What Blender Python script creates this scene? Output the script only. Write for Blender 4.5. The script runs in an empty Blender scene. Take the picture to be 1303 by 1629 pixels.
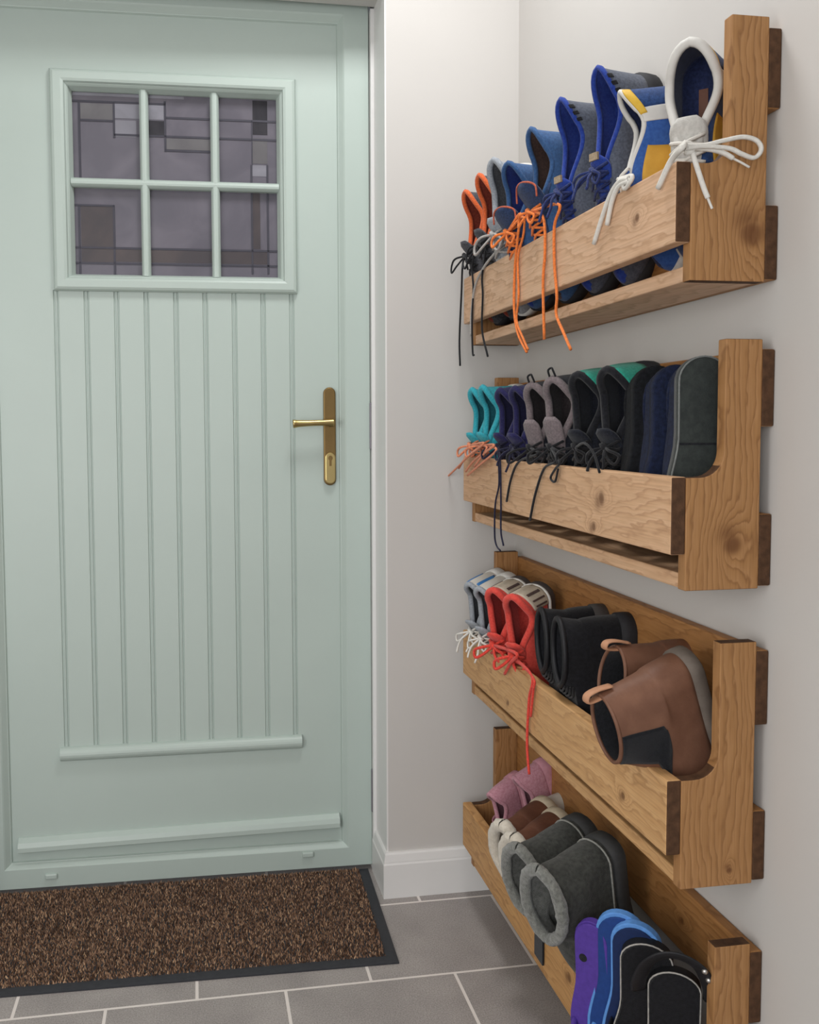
import bpy, bmesh, math, random
from mathutils import Vector, Matrix, noise
random.seed(7)
sc = bpy.context.scene
COL = sc.collection
PI = math.pi

# ------------------------------------------------------------------ camera
CAM = Vector((-0.707, -2.0089, 1.0438)); FPX = 1500.0; PPX = 564.89; PPY = 772.26
YAW, PITCH, ROLL = .1684, -.0604, -.005
_fw = Vector((math.sin(YAW)*math.cos(PITCH), math.cos(YAW)*math.cos(PITCH), math.sin(PITCH)))
_rt = Vector((math.cos(YAW), -math.sin(YAW), 0)); _up = _rt.cross(_fw)
RT = _rt*math.cos(ROLL) + _up*math.sin(ROLL); UP = -_rt*math.sin(ROLL) + _up*math.cos(ROLL); FW = _fw
cd = bpy.data.cameras.new('camera'); cam = bpy.data.objects.new('camera', cd); COL.objects.link(cam)
m = Matrix((RT, UP, -FW)).transposed().to_4x4(); m.translation = CAM
cam.matrix_world = m
cd.sensor_fit = 'VERTICAL'; cd.sensor_height = 24; cd.lens = FPX/1629*24
cd.shift_x = (651.5-PPX)/1629; cd.shift_y = (PPY-814.5)/1629
cd.clip_start = .02
sc.camera = cam
def at(u, v, x=None, y=None, z=None):
    """point of the room seen at photo position u,v on the plane x=, y= or z="""
    r = FW + RT*((u-PPX)/FPX) - UP*((v-PPY)/FPX)
    if x is not None: t = (x-CAM.x)/r.x
    elif y is not None: t = (y-CAM.y)/r.y
    else: t = (z-CAM.z)/r.z
    return CAM + r*t

# ------------------------------------------------------------------ materials
def srgb(c):
    if isinstance(c, str):
        c = [int(c[i:i+2], 16)/255 for i in (0, 2, 4)]
    return tuple((x/12.92 if x <= .04045 else ((x+.055)/1.055)**2.4) for x in c) + (1,)
def _nt(name):
    mt = bpy.data.materials.new(name); mt.use_nodes = True
    nt = mt.node_tree; b = nt.nodes['Principled BSDF']
    return mt, nt, b
def N(nt, typ, **kw):
    n = nt.nodes.new(typ)
    for k, v in kw.items():
        if k.startswith('i_'):
            key = k[2:]
            key = int(key) if key.isdigit() else key.replace('_', ' ')
            n.inputs[key].default_value = v
        else: setattr(n, k, v)
    return n
def L(nt, a, b): nt.links.new(a, b)
def M_(nt, op, a, b=None, c=None):
    n = nt.nodes.new('ShaderNodeMath'); n.operation = op
    for i, v in enumerate((a, b, c)):
        if v is None: continue
        if hasattr(v, 'is_output'): nt.links.new(v, n.inputs[i])
        else: n.inputs[i].default_value = v
    return n.outputs[0]
_mc = {}
def mat(name, col, rough=.6, var=.12, scale=60, bump=.0, metal=0, spec=.4, sheen=0, col2=None, bscale=None):
    if name in _mc: return _mc[name]
    mt, nt, b = _nt(name)
    tc = N(nt, 'ShaderNodeTexCoord')
    no = N(nt, 'ShaderNodeTexNoise', i_Scale=scale, i_Detail=4)
    L(nt, tc.outputs['Object'], no.inputs['Vector'])
    c = srgb(col)
    if col2 is None:
        ca = tuple(x*(1-var) for x in c[:3])+(1,); cb = tuple(min(1, x*(1+var)) for x in c[:3])+(1,)
    else: ca, cb = c, srgb(col2)
    rp = N(nt, 'ShaderNodeValToRGB')
    rp.color_ramp.elements[0].color = ca; rp.color_ramp.elements[0].position = .35
    rp.color_ramp.elements[1].color = cb; rp.color_ramp.elements[1].position = .65
    L(nt, no.outputs['Fac'], rp.inputs['Fac']); L(nt, rp.outputs['Color'], b.inputs['Base Color'])
    b.inputs['Roughness'].default_value = rough; b.inputs['Metallic'].default_value = metal
    b.inputs['Specular IOR Level'].default_value = spec
    if sheen: b.inputs['Sheen Weight'].default_value = sheen
    if bump:
        n2 = N(nt, 'ShaderNodeTexNoise', i_Scale=bscale or scale*4, i_Detail=3)
        L(nt, tc.outputs['Object'], n2.inputs['Vector'])
        bp = N(nt, 'ShaderNodeBump', i_Strength=bump, i_Distance=.002)
        L(nt, n2.outputs['Fac'], bp.inputs['Height']); L(nt, bp.outputs['Normal'], b.inputs['Normal'])
    _mc[name] = mt
    return mt
def fabric(name, col, col2=None, scale=500, bump=.5, var=.18, sheen=.15):
    return mat('fabric_'+name, col, .9, var, scale, bump, 0, .15, sheen, col2)
def leather(name, col, col2=None, rough=.5, var=.15):
    return mat('leather_'+name, col, rough, var, 35, .15, 0, .35, 0, col2, 300)
def rubber(name, col, rough=.7): return mat('rubber_'+name, col, rough, .08, 120, .1, 0, .25)

def wood(name, axis, light, mid, dark, freq=55, knots=(), seed=0.0, rough=.55):
    """stained pine: axis = grain direction (0,1,2) in object space; the board face is crossed by the other axes.
    knots: (along, across, radius) with across measured on the wider cross axis"""
    mt, nt, b = _nt(name)
    tc = N(nt, 'ShaderNodeTexCoord'); sp = N(nt, 'ShaderNodeSeparateXYZ'); L(nt, tc.outputs['Object'], sp.inputs[0])
    al = sp.outputs[axis]
    cr = sp.outputs[{1: 2, 2: 0, 0: 1}[axis]]; th = sp.outputs[{1: 0, 2: 1, 0: 2}[axis]]
    # slow wander of the rings along the board
    cv = N(nt, 'ShaderNodeCombineXYZ')
    L(nt, M_(nt, 'MULTIPLY', al, 4.0), cv.inputs[0]); L(nt, M_(nt, 'MULTIPLY', cr, 14.), cv.inputs[1]); cv.inputs[2].default_value = seed
    n1 = N(nt, 'ShaderNodeTexNoise', i_Scale=1.0, i_Detail=4, i_Roughness=.6); L(nt, cv.outputs[0], n1.inputs['Vector'])
    f = M_(nt, 'ADD', M_(nt, 'MULTIPLY', cr, freq), M_(nt, 'MULTIPLY', n1.outputs['Fac'], 7.0))
    f = M_(nt, 'ADD', f, M_(nt, 'MULTIPLY', th, 25.))
    kn = None
    for (ka, kc, kr) in knots:
        a = M_(nt, 'DIVIDE', M_(nt, 'SUBTRACT', al, ka), kr*3.2); c = M_(nt, 'DIVIDE', M_(nt, 'SUBTRACT', cr, kc), kr*1.8)
        q = M_(nt, 'ADD', M_(nt, 'MULTIPLY', a, a), M_(nt, 'MULTIPLY', c, c))
        g = M_(nt, 'POWER', 2.718, M_(nt, 'MULTIPLY', q, -1.0))
        f = M_(nt, 'ADD', f, M_(nt, 'MULTIPLY', g, 4.0))
        a2 = M_(nt, 'DIVIDE', M_(nt, 'SUBTRACT', al, ka), kr); c2 = M_(nt, 'DIVIDE', M_(nt, 'SUBTRACT', cr, kc), kr)
        q2 = M_(nt, 'ADD', M_(nt, 'MULTIPLY', a2, a2), M_(nt, 'MULTIPLY', c2, c2))
        g2 = M_(nt, 'POWER', 2.718, M_(nt, 'MULTIPLY', M_(nt, 'MULTIPLY', q2, q2), -.8))
        a3 = M_(nt, 'DIVIDE', M_(nt, 'SUBTRACT', al, ka+kr*1.1), kr*1.1); c3 = M_(nt, 'DIVIDE', M_(nt, 'SUBTRACT', cr, kc-kr*.5), kr*1.2)
        q3 = M_(nt, 'ADD', M_(nt, 'MULTIPLY', a3, a3), M_(nt, 'MULTIPLY', c3, c3))
        g2 = M_(nt, 'MAXIMUM', g2, M_(nt, 'MULTIPLY', M_(nt, 'POWER', 2.718, M_(nt, 'MULTIPLY', q3, -1.0)), .75))
        kn = g2 if kn is None else M_(nt, 'MAXIMUM', kn, g2)
    nb = N(nt, 'ShaderNodeTexNoise', i_Scale=1.0, i_Detail=3)
    cvb = N(nt, 'ShaderNodeCombineXYZ'); L(nt, M_(nt, 'MULTIPLY', al, 30.), cvb.inputs[0]); L(nt, M_(nt, 'MULTIPLY', cr, 160.), cvb.inputs[1]); cvb.inputs[2].default_value = seed+3
    L(nt, cvb.outputs[0], nb.inputs['Vector'])
    f = M_(nt, 'ADD', f, M_(nt, 'MULTIPLY', nb.outputs['Fac'], .55))
    band = M_(nt, 'FRACT', f)
    rp = N(nt, 'ShaderNodeValToRGB'); e = rp.color_ramp.elements
    e[0].position = 0; e[0].color = srgb(light); e[1].position = .62; e[1].color = srgb(mid)
    x = e.new(.86); x.color = srgb(dark); x = e.new(1.); x.color = srgb(light)
    L(nt, band, rp.inputs['Fac'])
    n4 = N(nt, 'ShaderNodeTexNoise', i_Scale=1.0, i_Detail=2); L(nt, cv.outputs[0], n4.inputs['Vector'])
    mf = N(nt, 'ShaderNodeMix', data_type='RGBA'); L(nt, M_(nt, 'MULTIPLY', n4.outputs['Fac'], .75), mf.inputs['Factor'])
    L(nt, rp.outputs['Color'], mf.inputs['A']); mf.inputs['B'].default_value = srgb(mid)
    # fine fibres
    cv2 = N(nt, 'ShaderNodeCombineXYZ')
    L(nt, M_(nt, 'MULTIPLY', al, 12.), cv2.inputs[0]); L(nt, M_(nt, 'MULTIPLY', cr, 420.), cv2.inputs[1]); L(nt, M_(nt, 'MULTIPLY', th, 420.), cv2.inputs[2])
    n2 = N(nt, 'ShaderNodeTexNoise', i_Scale=1.0, i_Detail=3); L(nt, cv2.outputs[0], n2.inputs['Vector'])
    mx = N(nt, 'ShaderNodeMix', data_type='RGBA', blend_type='MULTIPLY'); mx.inputs['Factor'].default_value = .45
    L(nt, mf.outputs['Result'], mx.inputs['A'])
    r2 = N(nt, 'ShaderNodeValToRGB'); r2.color_ramp.elements[0].position = .3; r2.color_ramp.elements[0].color = (.55, .5, .45, 1); r2.color_ramp.elements[1].position = .65
    L(nt, n2.outputs['Fac'], r2.inputs['Fac']); L(nt, r2.outputs['Color'], mx.inputs['B'])
    out = mx.outputs['Result']
    # large tone drift of the stain
    n3 = N(nt, 'ShaderNodeTexNoise', i_Scale=7.0, i_Detail=2); L(nt, tc.outputs['Object'], n3.inputs['Vector'])
    m3 = N(nt, 'ShaderNodeMix', data_type='RGBA'); L(nt, M_(nt, 'MULTIPLY', n3.outputs['Fac'], .35), m3.inputs['Factor'])
    L(nt, out, m3.inputs['A']); m3.inputs['B'].default_value = srgb(mid); out = m3.outputs['Result']
    if kn is not None:
        m4 = N(nt, 'ShaderNodeMix', data_type='RGBA'); L(nt, M_(nt, 'MULTIPLY', kn, .8), m4.inputs['Factor'])
        L(nt, out, m4.inputs['A']); m4.inputs['B'].default_value = srgb('5a3418'); out = m4.outputs['Result']
    L(nt, out, b.inputs['Base Color'])
    b.inputs['Roughness'].default_value = rough; b.inputs['Specular IOR Level'].default_value = .3
    bp = N(nt, 'ShaderNodeBump', i_Strength=.12, i_Distance=.001); L(nt, n2.outputs['Fac'], bp.inputs['Height']); L(nt, bp.outputs['Normal'], b.inputs['Normal'])
    return mt

# ------------------------------------------------------------------ object helpers
def tag(o, label=None, cat=None, group=None, kind=None):
    if label: o['label'] = label
    if cat: o['category'] = cat
    if group: o['group'] = group
    if kind: o['kind'] = kind
    return o
def thing(name, label, cat, loc=(0, 0, 0), group=None):
    o = bpy.data.objects.new(name, None); o.empty_display_size = .03; COL.objects.link(o); o.location = loc
    return tag(o, label, cat, group)
def obj(name, bm, mats, parent=None, smooth=False, label=None, kind=None, bevel=0, solid=0, offset=-1):
    me = bpy.data.meshes.new(name)
    bmesh.ops.recalc_face_normals(bm, faces=bm.faces[:]) if not solid else None
    bm.to_mesh(me); bm.free()
    for mm in (mats if isinstance(mats, (list, tuple)) else [mats]): me.materials.append(mm)
    if smooth:
        for p in me.polygons: p.use_smooth = True
    o = bpy.data.objects.new(name, me); COL.objects.link(o)
    if parent is not None: o.parent = parent
    if bevel:
        md = o.modifiers.new('bevel', 'BEVEL'); md.width = bevel; md.segments = 2; md.limit_method = 'ANGLE'; md.angle_limit = math.radians(40)
    if solid:
        md = o.modifiers.new('solid', 'SOLIDIFY'); md.thickness = solid; md.offset = offset
    return tag(o, label, None, None, kind)
def box(bm, x0, x1, y0, y1, z0, z1, mi=0):
    vs = [bm.verts.new((x, y, z)) for x in (x0, x1) for y in (y0, y1) for z in (z0, z1)]
    idx = [(0, 1, 3, 2), (4, 6, 7, 5), (0, 4, 5, 1), (2, 3, 7, 6), (0, 2, 6, 4), (1, 5, 7, 3)]
    fs = [bm.faces.new([vs[i] for i in f]) for f in idx]
    for f in fs: f.material_index = mi
    return fs
def newbox(*a): bm = bmesh.new(); box(bm, *a); return bm
def smooth_path(pts, n=8):
    pts = [Vector(p) for p in pts]
    if len(pts) < 3: return pts
    out = []
    P = [pts[0]*2-pts[1]] + pts + [pts[-1]*2-pts[-2]]
    for i in range(1, len(P)-2):
        for k in range(n):
            t = k/n; a, b, c, d = P[i-1], P[i], P[i+1], P[i+2]
            out.append(.5*((2*b)+(c-a)*t+(2*a-5*b+4*c-d)*t*t+(-a+3*b-3*c+d)*t**3))
    out.append(pts[-1]); return out
def tube(bm, pts, r, n=8, sm=8, flat=1.0, closed=False, rf=None, ref=None):
    pts = smooth_path(pts, sm) if sm else [Vector(p) for p in pts]
    k = len(pts); rings = []; prev = None
    for i, p in enumerate(pts):
        if closed: t = pts[(i+1) % k]-pts[i-1]
        else: t = pts[min(i+1, k-1)]-pts[max(i-1, 0)]
        if t.length < 1e-9: t = Vector((0, 0, 1))
        t.normalize()
        if prev is None:
            a = Vector(ref) if ref is not None else (Vector((0, 0, 1)) if abs(t.z) < .9 else Vector((1, 0, 0)))
        elif closed: a = Vector(ref) if ref is not None else Vector((0, 0, 1))
        else: a = prev
        a = (a - t*a.dot(t))
        if a.length < 1e-6: a = t.orthogonal()
        a.normalize(); prev = a; b = t.cross(a)
        rr = r*(rf(i/(k-1)) if rf else 1)
        rings.append([bm.verts.new(p + a*math.cos(2*PI*j/n)*rr + b*math.sin(2*PI*j/n)*rr*flat) for j in range(n)])
    for i in range(k if closed else k-1):
        A, B = rings[i], rings[(i+1) % k]
        for j in range(n): bm.faces.new((A[j], A[(j+1) % n], B[(j+1) % n], B[j]))
    if not closed:
        bm.faces.new(rings[0][::-1]); bm.faces.new(rings[-1])
def newtube(*a, **k): bm = bmesh.new(); tube(bm, *a, **k); return bm
def prism(bm, poly, d, mi=0):
    """poly: list of 3-vectors (planar), d: extrusion vector"""
    d = Vector(d); a = [bm.verts.new(p) for p in poly]; b = [bm.verts.new(Vector(p)+d) for p in poly]; n = len(a)
    fs = [bm.faces.new(a[::-1]), bm.faces.new(b)]
    for i in range(n): fs.append(bm.faces.new((a[i], a[(i+1) % n], b[(i+1) % n], b[i])))
    for f in fs: f.material_index = mi
    return fs
def profile_sweep(bm, prof, path_a, path_b, ua, ub):
    """straight sweep of a profile [(p,q)] between two ends; ends are given as functions (p,q)->point"""
    A = [bm.verts.new(ua(p, q)) for p, q in prof]; B = [bm.verts.new(ub(p, q)) for p, q in prof]; n = len(A)
    for i in range(n): bm.faces.new((A[i], A[(i+1) % n], B[(i+1) % n], B[i]))
    bm.faces.new(A[::-1]); bm.faces.new(B)
# ------------------------------------------------------------------ room shell
wall_white = mat('wall_paint', 'c3c0bc', .85, .015, 3, .05, 0, .2)
trim_white = mat('trim_paint', 'dddcda', .35, .01, 5, 0, 0, .45)
ceil_white = mat('ceiling_paint', 'e8e6e2', .9, .01, 5)

def floor_material():
    mt, nt, b = _nt('floor_tiles')
    tc = N(nt, 'ShaderNodeTexCoord'); mp = N(nt, 'ShaderNodeMapping')
    mp.inputs['Location'].default_value = (.3927+.325*20.5, .315+.277*20, 0)
    L(nt, tc.outputs['Object'], mp.inputs['Vector'])
    br = N(nt, 'ShaderNodeTexBrick'); br.offset = .5; br.offset_frequency = 2; br.squash = 1
    br.inputs['Color1'].default_value = (0, 0, 0, 1); br.inputs['Color2'].default_value = (.35, .35, .35, 1); br.inputs['Mortar'].default_value = (1, 1, 1, 1)
    br.inputs['Scale'].default_value = 1; br.inputs['Mortar Size'].default_value = .0032; br.inputs['Mortar Smooth'].default_value = .15
    br.inputs['Brick Width'].default_value = .325; br.inputs['Row Height'].default_value = .277
    L(nt, mp.outputs['Vector'], br.inputs['Vector'])
    n1 = N(nt, 'ShaderNodeTexNoise', i_Scale=9, i_Detail=6); L(nt, tc.outputs['Object'], n1.inputs['Vector'])
    n2 = N(nt, 'ShaderNodeTexNoise', i_Scale=380, i_Detail=4); L(nt, tc.outputs['Object'], n2.inputs['Vector'])
    r1 = N(nt, 'ShaderNodeValToRGB'); r1.color_ramp.elements[0].color = srgb('9f9895'); r1.color_ramp.elements[1].color = srgb('b1aaa6')
    r1.color_ramp.elements[0].position = .3; r1.color_ramp.elements[1].position = .7
    L(nt, n1.outputs['Fac'], r1.inputs['Fac'])
    r2 = N(nt, 'ShaderNodeValToRGB'); r2.color_ramp.elements[0].color = (.6, .6, .6, 1); r2.color_ramp.elements[1].color = (1.0, 1.0, 1.0, 1)
    r2.color_ramp.elements[0].position = .32; r2.color_ramp.elements[1].position = .66
    L(nt, n2.outputs['Fac'], r2.inputs['Fac'])
    mx = N(nt, 'ShaderNodeMix', data_type='RGBA', blend_type='MULTIPLY'); mx.inputs['Factor'].default_value = 1.0
    L(nt, r1.outputs['Color'], mx.inputs['A']); L(nt, r2.outputs['Color'], mx.inputs['B'])
    m2 = N(nt, 'ShaderNodeMix', data_type='RGBA'); L(nt, br.outputs['Fac'], m2.inputs['Factor'])
    L(nt, mx.outputs['Result'], m2.inputs['A']); m2.inputs['B'].default_value = srgb('e0d8d2')
    L(nt, m2.outputs['Result'], b.inputs['Base Color']); b.inputs['Roughness'].default_value = .42; b.inputs['Specular IOR Level'].default_value = .4
    bp = N(nt, 'ShaderNodeBump', i_Strength=.5, i_Distance=.002); bp.invert = True
    L(nt, br.outputs['Fac'], bp.inputs['Height']); L(nt, bp.outputs['Normal'], b.inputs['Normal'])
    return mt
obj('floor', newbox(-2.2, .12, -3.4, .35, -.05, 0), floor_material(), kind='structure')
obj('wall_right', newbox(0, .12, -3.4, .35, 0, 2.45), wall_white, kind='structure')
XA = -.2943
bm = bmesh.new()
box(bm, XA, 0, 0, .30, 0, 2.45); box(bm, -2.2, -1.225, 0, .30, 0, 2.45); box(bm, -1.225, XA, 0, .30, 2.045, 2.45); box(bm, -1.225, XA, 0, .11, 1.979, 2.045)
obj('wall_back', bm, wall_white, kind='structure')
obj('wall_left', newbox(-2.3, -2.2, -3.4, .35, 0, 2.45), wall_white, kind='structure')
obj('ceiling', newbox(-2.3, .12, -3.4, .35, 2.45, 2.5), ceil_white, kind='structure')
# skirting boards: plain board with a sloped, rounded top
TS, SK = .0135, .1015
prof = [(0, 0), (TS, 0), (TS, SK-.026), (TS-.0018, SK-.022), (TS-.0018, SK-.020), (TS-.0045, SK-.004), (TS-.007, SK), (0, SK)]
bm = bmesh.new()
profile_sweep(bm, prof, 0, 0, lambda p, q: Vector((XA-p, -p, q)), lambda p, q: Vector((-.0005, -p, q)))
obj('baseboard_back', bm, trim_white, kind='structure')
bm = bmesh.new()
profile_sweep(bm, prof, 0, 0, lambda p, q: Vector((XA-p, -p, q)), lambda p, q: Vector((XA-p, .125, q)))
obj('baseboard_reveal', bm, trim_white, kind='structure')

# ------------------------------------------------------------------ the door
DA = -.028
door = bpy.data.objects.new('door_1', None); COL.objects.link(door); door.location = (-.306, .1315, 0); door.rotation_euler = (0, -.0007, DA)
tag(door, 'sage green panelled front door with a six pane leaded window and brass handle', 'door', None, 'structure')
green = mat('door_paint', 'b0bdb6', .42, .015, 4, .04, 0, .45, 0, None, 900)
XL, XR = -.892, 0.0
ZT = 2.035; ZB = .012; LX0, LX1 = -.819, -.0728; LZ0, LZ1 = .0705, 1.948
def ring_frame(bm, outer, inner, prof):
    """mitred rectangular moulding in the x-z plane; prof: (t, y) with t=0 at the outer edge, 1 at the inner"""
    (ox0, ox1, oz0, oz1), (ix0, ix1, iz0, iz1) = outer, inner
    rows = []
    for t, y in prof:
        x0 = ox0+(ix0-ox0)*t; x1 = ox1+(ix1-ox1)*t; z0 = oz0+(iz0-oz0)*t; z1 = oz1+(iz1-oz1)*t
        rows.append([bm.verts.new(p) for p in ((x0, y, z0), (x1, y, z0), (x1, y, z1), (x0, y, z1))])
    for a, b in zip(rows, rows[1:]):
        for j in range(4): bm.faces.new((a[j], a[(j+1) % 4], b[(j+1) % 4], b[j]))
bm = bmesh.new()
ring_frame(bm, (XL, XR, ZB, ZT), (LX0, LX1, LZ0, LZ1), [(0, .06), (0, .002), (.02, 0), (.76, 0), (.80, .002), (.93, .012), (.95, .0125), (1, .022), (1, .06)])
obj('frame', bm, green, door)
# door leaf: face with the grooved panel
GL, GR, GT, GB = -.6966, -.1776, 1.352, .328
bm = bmesh.new()
FY = .018
gx = [GL+(GR-GL)*k/8 for k in range(9)]
xs = [LX0-.01]; ys = [FY]
for g in gx:
    for dx, dy in ((-.0058, 0), (-.0042, .0035), (-.0018, .0035), (-.0004, .0005), (.0016, .0005), (.0030, .0035), (.0046, .0035), (.0062, 0)):
        xs.append(g+dx); ys.append(FY+dy)
xs.append(LX1+.01); ys.append(FY)
z_lv = [LZ0-.01, GB, GT, LZ1+.01]
grid = []
for zi, z in enumerate(z_lv):
    grid.append([bm.verts.new((x, y, z)) for x, y in zip(xs, ys)])
flat_b = [bm.verts.new((x, FY, GB)) for x in xs]; flat_t = [bm.verts.new((x, FY, GT)) for x in xs]
low = [bm.verts.new((x, FY, z_lv[0])) for x in xs]; top = [bm.verts.new((x, FY, z_lv[3])) for x in xs]
for r in (grid[0], grid[3]):
    for v in r: bm.verts.remove(v)
for i in range(len(xs)-1):
    bm.faces.new((grid[1][i], grid[1][i+1], grid[2][i+1], grid[2][i]))
    bm.faces.new((low[i], low[i+1], flat_b[i+1], flat_b[i]))
    if ys[i] != FY or ys[i+1] != FY:
        try: bm.faces.new([v for v in (flat_b[i], flat_b[i+1], grid[1][i+1], grid[1][i])])
        except ValueError: pass
# above the grooves: leave a hole for the glazing
GX0, GX1, GZ0, GZ1 = -.672, -.19, 1.372, 1.805
box(bm, LX0-.01, GX0, FY, FY+.04, GT, LZ1+.01); box(bm, GX1, LX1+.01, FY, FY+.04, GT, LZ1+.01)
box(bm, GX0, GX1, FY, FY+.04, GT, GZ0); box(bm, GX0, GX1, FY, FY+.04, GZ1, LZ1+.01)
for r in (flat_t, top):
    for v in r: bm.verts.remove(v)
obj('slab', bm, green, door)
# window moulding
WL, WR, WT, WB = -.6990, -.1645, 1.8258, 1.3499
PL, PR, PT, PB = -.6555, -.2070, 1.7876, 1.3893
bm = bmesh.new()
ring_frame(bm, (WL, WR, WB, WT), (PL, PR, PB, PT), [(0, FY+.002), (0, FY-.006), (.08, FY-.012), (.2, FY-.0145), (.55, FY-.0145), (.68, FY-.012), (.74, FY-.006), (.78, FY-.005), (.86, FY-.001), (.9, FY+.004), (1, FY+.016), (1, FY+.03)])
obj('window_frame', bm, green, door)
def bar_prof(w):  # rounded glazing bar
    return [(-w, FY+.024), (-w, FY+.010), (-w*.72, FY+.004), (-w*.45, FY+.001), (0, FY), (w*.45, FY+.001), (w*.72, FY+.004), (w, FY+.010), (w, FY+.024)]
VX = [-.5005, -.3455]
for x in VX:
    bm = bmesh.new(); profile_sweep(bm, bar_prof(.0098), 0, 0, lambda p, q: Vector((x+p, q, PB-.004)), lambda p, q: Vector((x+p, q, PT+.004)))
    obj('glazing_bar', bm, green, door)
bm = bmesh.new(); profile_sweep(bm, bar_prof(.0098), 0, 0, lambda p, q: Vector((PL-.004, q-.0004, 1.589+p)), lambda p, q: Vector((PR+.004, q-.0004, 1.589+p)))
obj('glazing_bar', bm, green, door)
# leaded glass behind the bars
def glass(name, c, c2, rough=.3, wave=0):
    mt, nt, b = _nt('glass_'+name)
    tc = N(nt, 'ShaderNodeTexCoord'); n1 = N(nt, 'ShaderNodeTexNoise', i_Scale=9, i_Detail=3, i_Distortion=1.2); L(nt, tc.outputs['Object'], n1.inputs['Vector'])
    rp = N(nt, 'ShaderNodeValToRGB'); rp.color_ramp.elements[0].color = srgb(c); rp.color_ramp.elements[1].color = srgb(c2)
    rp.color_ramp.elements[0].position = .35; rp.color_ramp.elements[1].position = .68
    L(nt, n1.outputs['Fac'], rp.inputs['Fac']); L(nt, rp.outputs['Color'], b.inputs['Base Color'])
    b.inputs['Roughness'].default_value = rough; b.inputs['Specular IOR Level'].default_value = .25
    bp = N(nt, 'ShaderNodeBump', i_Strength=.12, i_Distance=.004); L(nt, n1.outputs['Fac'], bp.inputs['Height']); L(nt, bp.outputs['Normal'], b.inputs['Normal'])
    return mt
g_grey = glass('obscured', '5e5b64', '6b6770'); g_dark = glass('brown', '474245', '544c4c'); g_light = glass('pale', '77767e', '888790', .3); g_mid = glass('grey', '5f5d60', '6a686a')
g_black = glass('black', '2a292f', '3a383d')
GY = FY+.022
cames = mat('lead_came', '45444c', .5, .05, 50, 0, .6)
obj('glass_pane', newbox(PL-.012, PR+.012, GY, GY+.006, PB-.012, PT+.012), g_grey, door, label='grey obscured glass')
# came lines and coloured pieces: photo positions on the glass plane
DM = Matrix.Translation((-.306, .1315, 0)) @ Matrix.Rotation(DA, 4, 'Z')
def dpt(u, v):
    n = DM.to_3x3() @ Vector((0, 1, 0)); p0 = DM @ Vector((0, GY, 0))
    r = FW + RT*((u-PPX)/FPX) - UP*((v-PPY)/FPX)
    X = DM.inverted() @ (CAM + r*((p0-CAM).dot(n)/r.dot(n)))
    return X.x, X.z
def gpix(cx, cy): return 80+cx*400/1303, 100+cy*380/1238     # crop -> photo
cm = bmesh.new()
def came(x0, y0, x1, y1, w=.0022):
    (a, b), (c, d) = dpt(*gpix(x0, y0)), dpt(*gpix(x1, y1))
    if abs(x1-x0) > abs(y1-y0): z = (b+d)/2; box(cm, a, c, GY-.0015, GY+.001, z-w, z+w)
    else: x = (a+c)/2; box(cm, x-w, x+w, GY-.0015, GY+.001, min(b, d), max(b, d))
for c in [(100, 205, 600, 205), (155, 205, 155, 640), (160, 298, 330, 298), (333, 205, 333, 388), (333, 388, 1200, 388), (598, 200, 598, 460), (598, 296, 1200, 296), (598, 458, 850, 458),
          (1048, 530, 1048, 1095), (1130, 530, 1130, 1095), (100, 738, 335, 738), (155, 738, 155, 1100), (335, 738, 335, 1100), (100, 966, 1200, 966), (100, 1045, 1200, 1045), (1048, 300, 1048, 530, .0012)]:
    came(*c)
obj('lead_came', cm, cames, door)
def piece(x0, y0, x1, y1, mt, lab):
    (a, b), (c, d) = dpt(*gpix(x0, y0)), dpt(*gpix(x1, y1))
    obj('glass_piece', newbox(min(a, c), max(a, c), GY-.0006, GY+.001, min(b, d), max(b, d)), mt, door, label=lab)
piece(160, 738, 333, 1040, g_dark, 'brown glass square'); piece(333, 966, 1130, 1045, g_dark, 'brown glass strip along the bottom')
piece(335, 207, 598, 296, g_light, 'pale glass piece'); piece(335, 296, 450, 386, g_light, 'pale glass piece below the other')
piece(158, 207, 330, 296, g_mid, 'grey glass piece'); piece(500, 298, 596, 386, g_black, 'dark glass piece'); piece(600, 390, 850, 456, g_mid, 'long grey glass piece')
piece(1050, 195, 1128, 375, g_black, 'black glass piece'); piece(1050, 390, 1128, 525, g_mid, 'grey glass piece under the black one'); piece(1050, 530, 1128, 590, g_light, 'small pale glass piece')
piece(1048, 640, 1092, 966, g_dark, 'narrow brown glass strip'); piece(110, 150, 695, 190, g_light, 'pale strip at the top')
# panel bottom bead and weather bar
def half_round(h, d): return [(FY+.001, -h/2)] + [(FY-d*math.sin(a), -h/2*math.cos(a)) for a in [PI*k/10 for k in range(1, 10)]] + [(FY+.001, h/2)]
bm = bmesh.new(); pr = half_round(.032, .016)
profile_sweep(bm, pr, 0, 0, lambda p, q: Vector((-.7105, p, .3115+q)), lambda p, q: Vector((-.1635, p, .3125+q)))
obj('panel_bead', bm, green, door)
bm = bmesh.new(); pr = [(FY+.001, -.017), (FY-.012, -.016), (FY-.020, -.012), (FY-.020, -.002), (FY-.016, .008), (FY-.004, .016), (FY+.001, .016)]
profile_sweep(bm, pr, 0, 0, lambda p, q: Vector((-.806, p, .108+q)), lambda p, q: Vector((-.0765, p, .1195+q)))
obj('weather_bar', bm, green, door)
for x, z in ((-.7345, .038), (-.1530, .0475)):
    bm = newbox(x-.0135, x+.0135, -.006, .002, z-.0065, z+.0065)
    obj('drain_cap', bm, green, door, bevel=.003)
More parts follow.
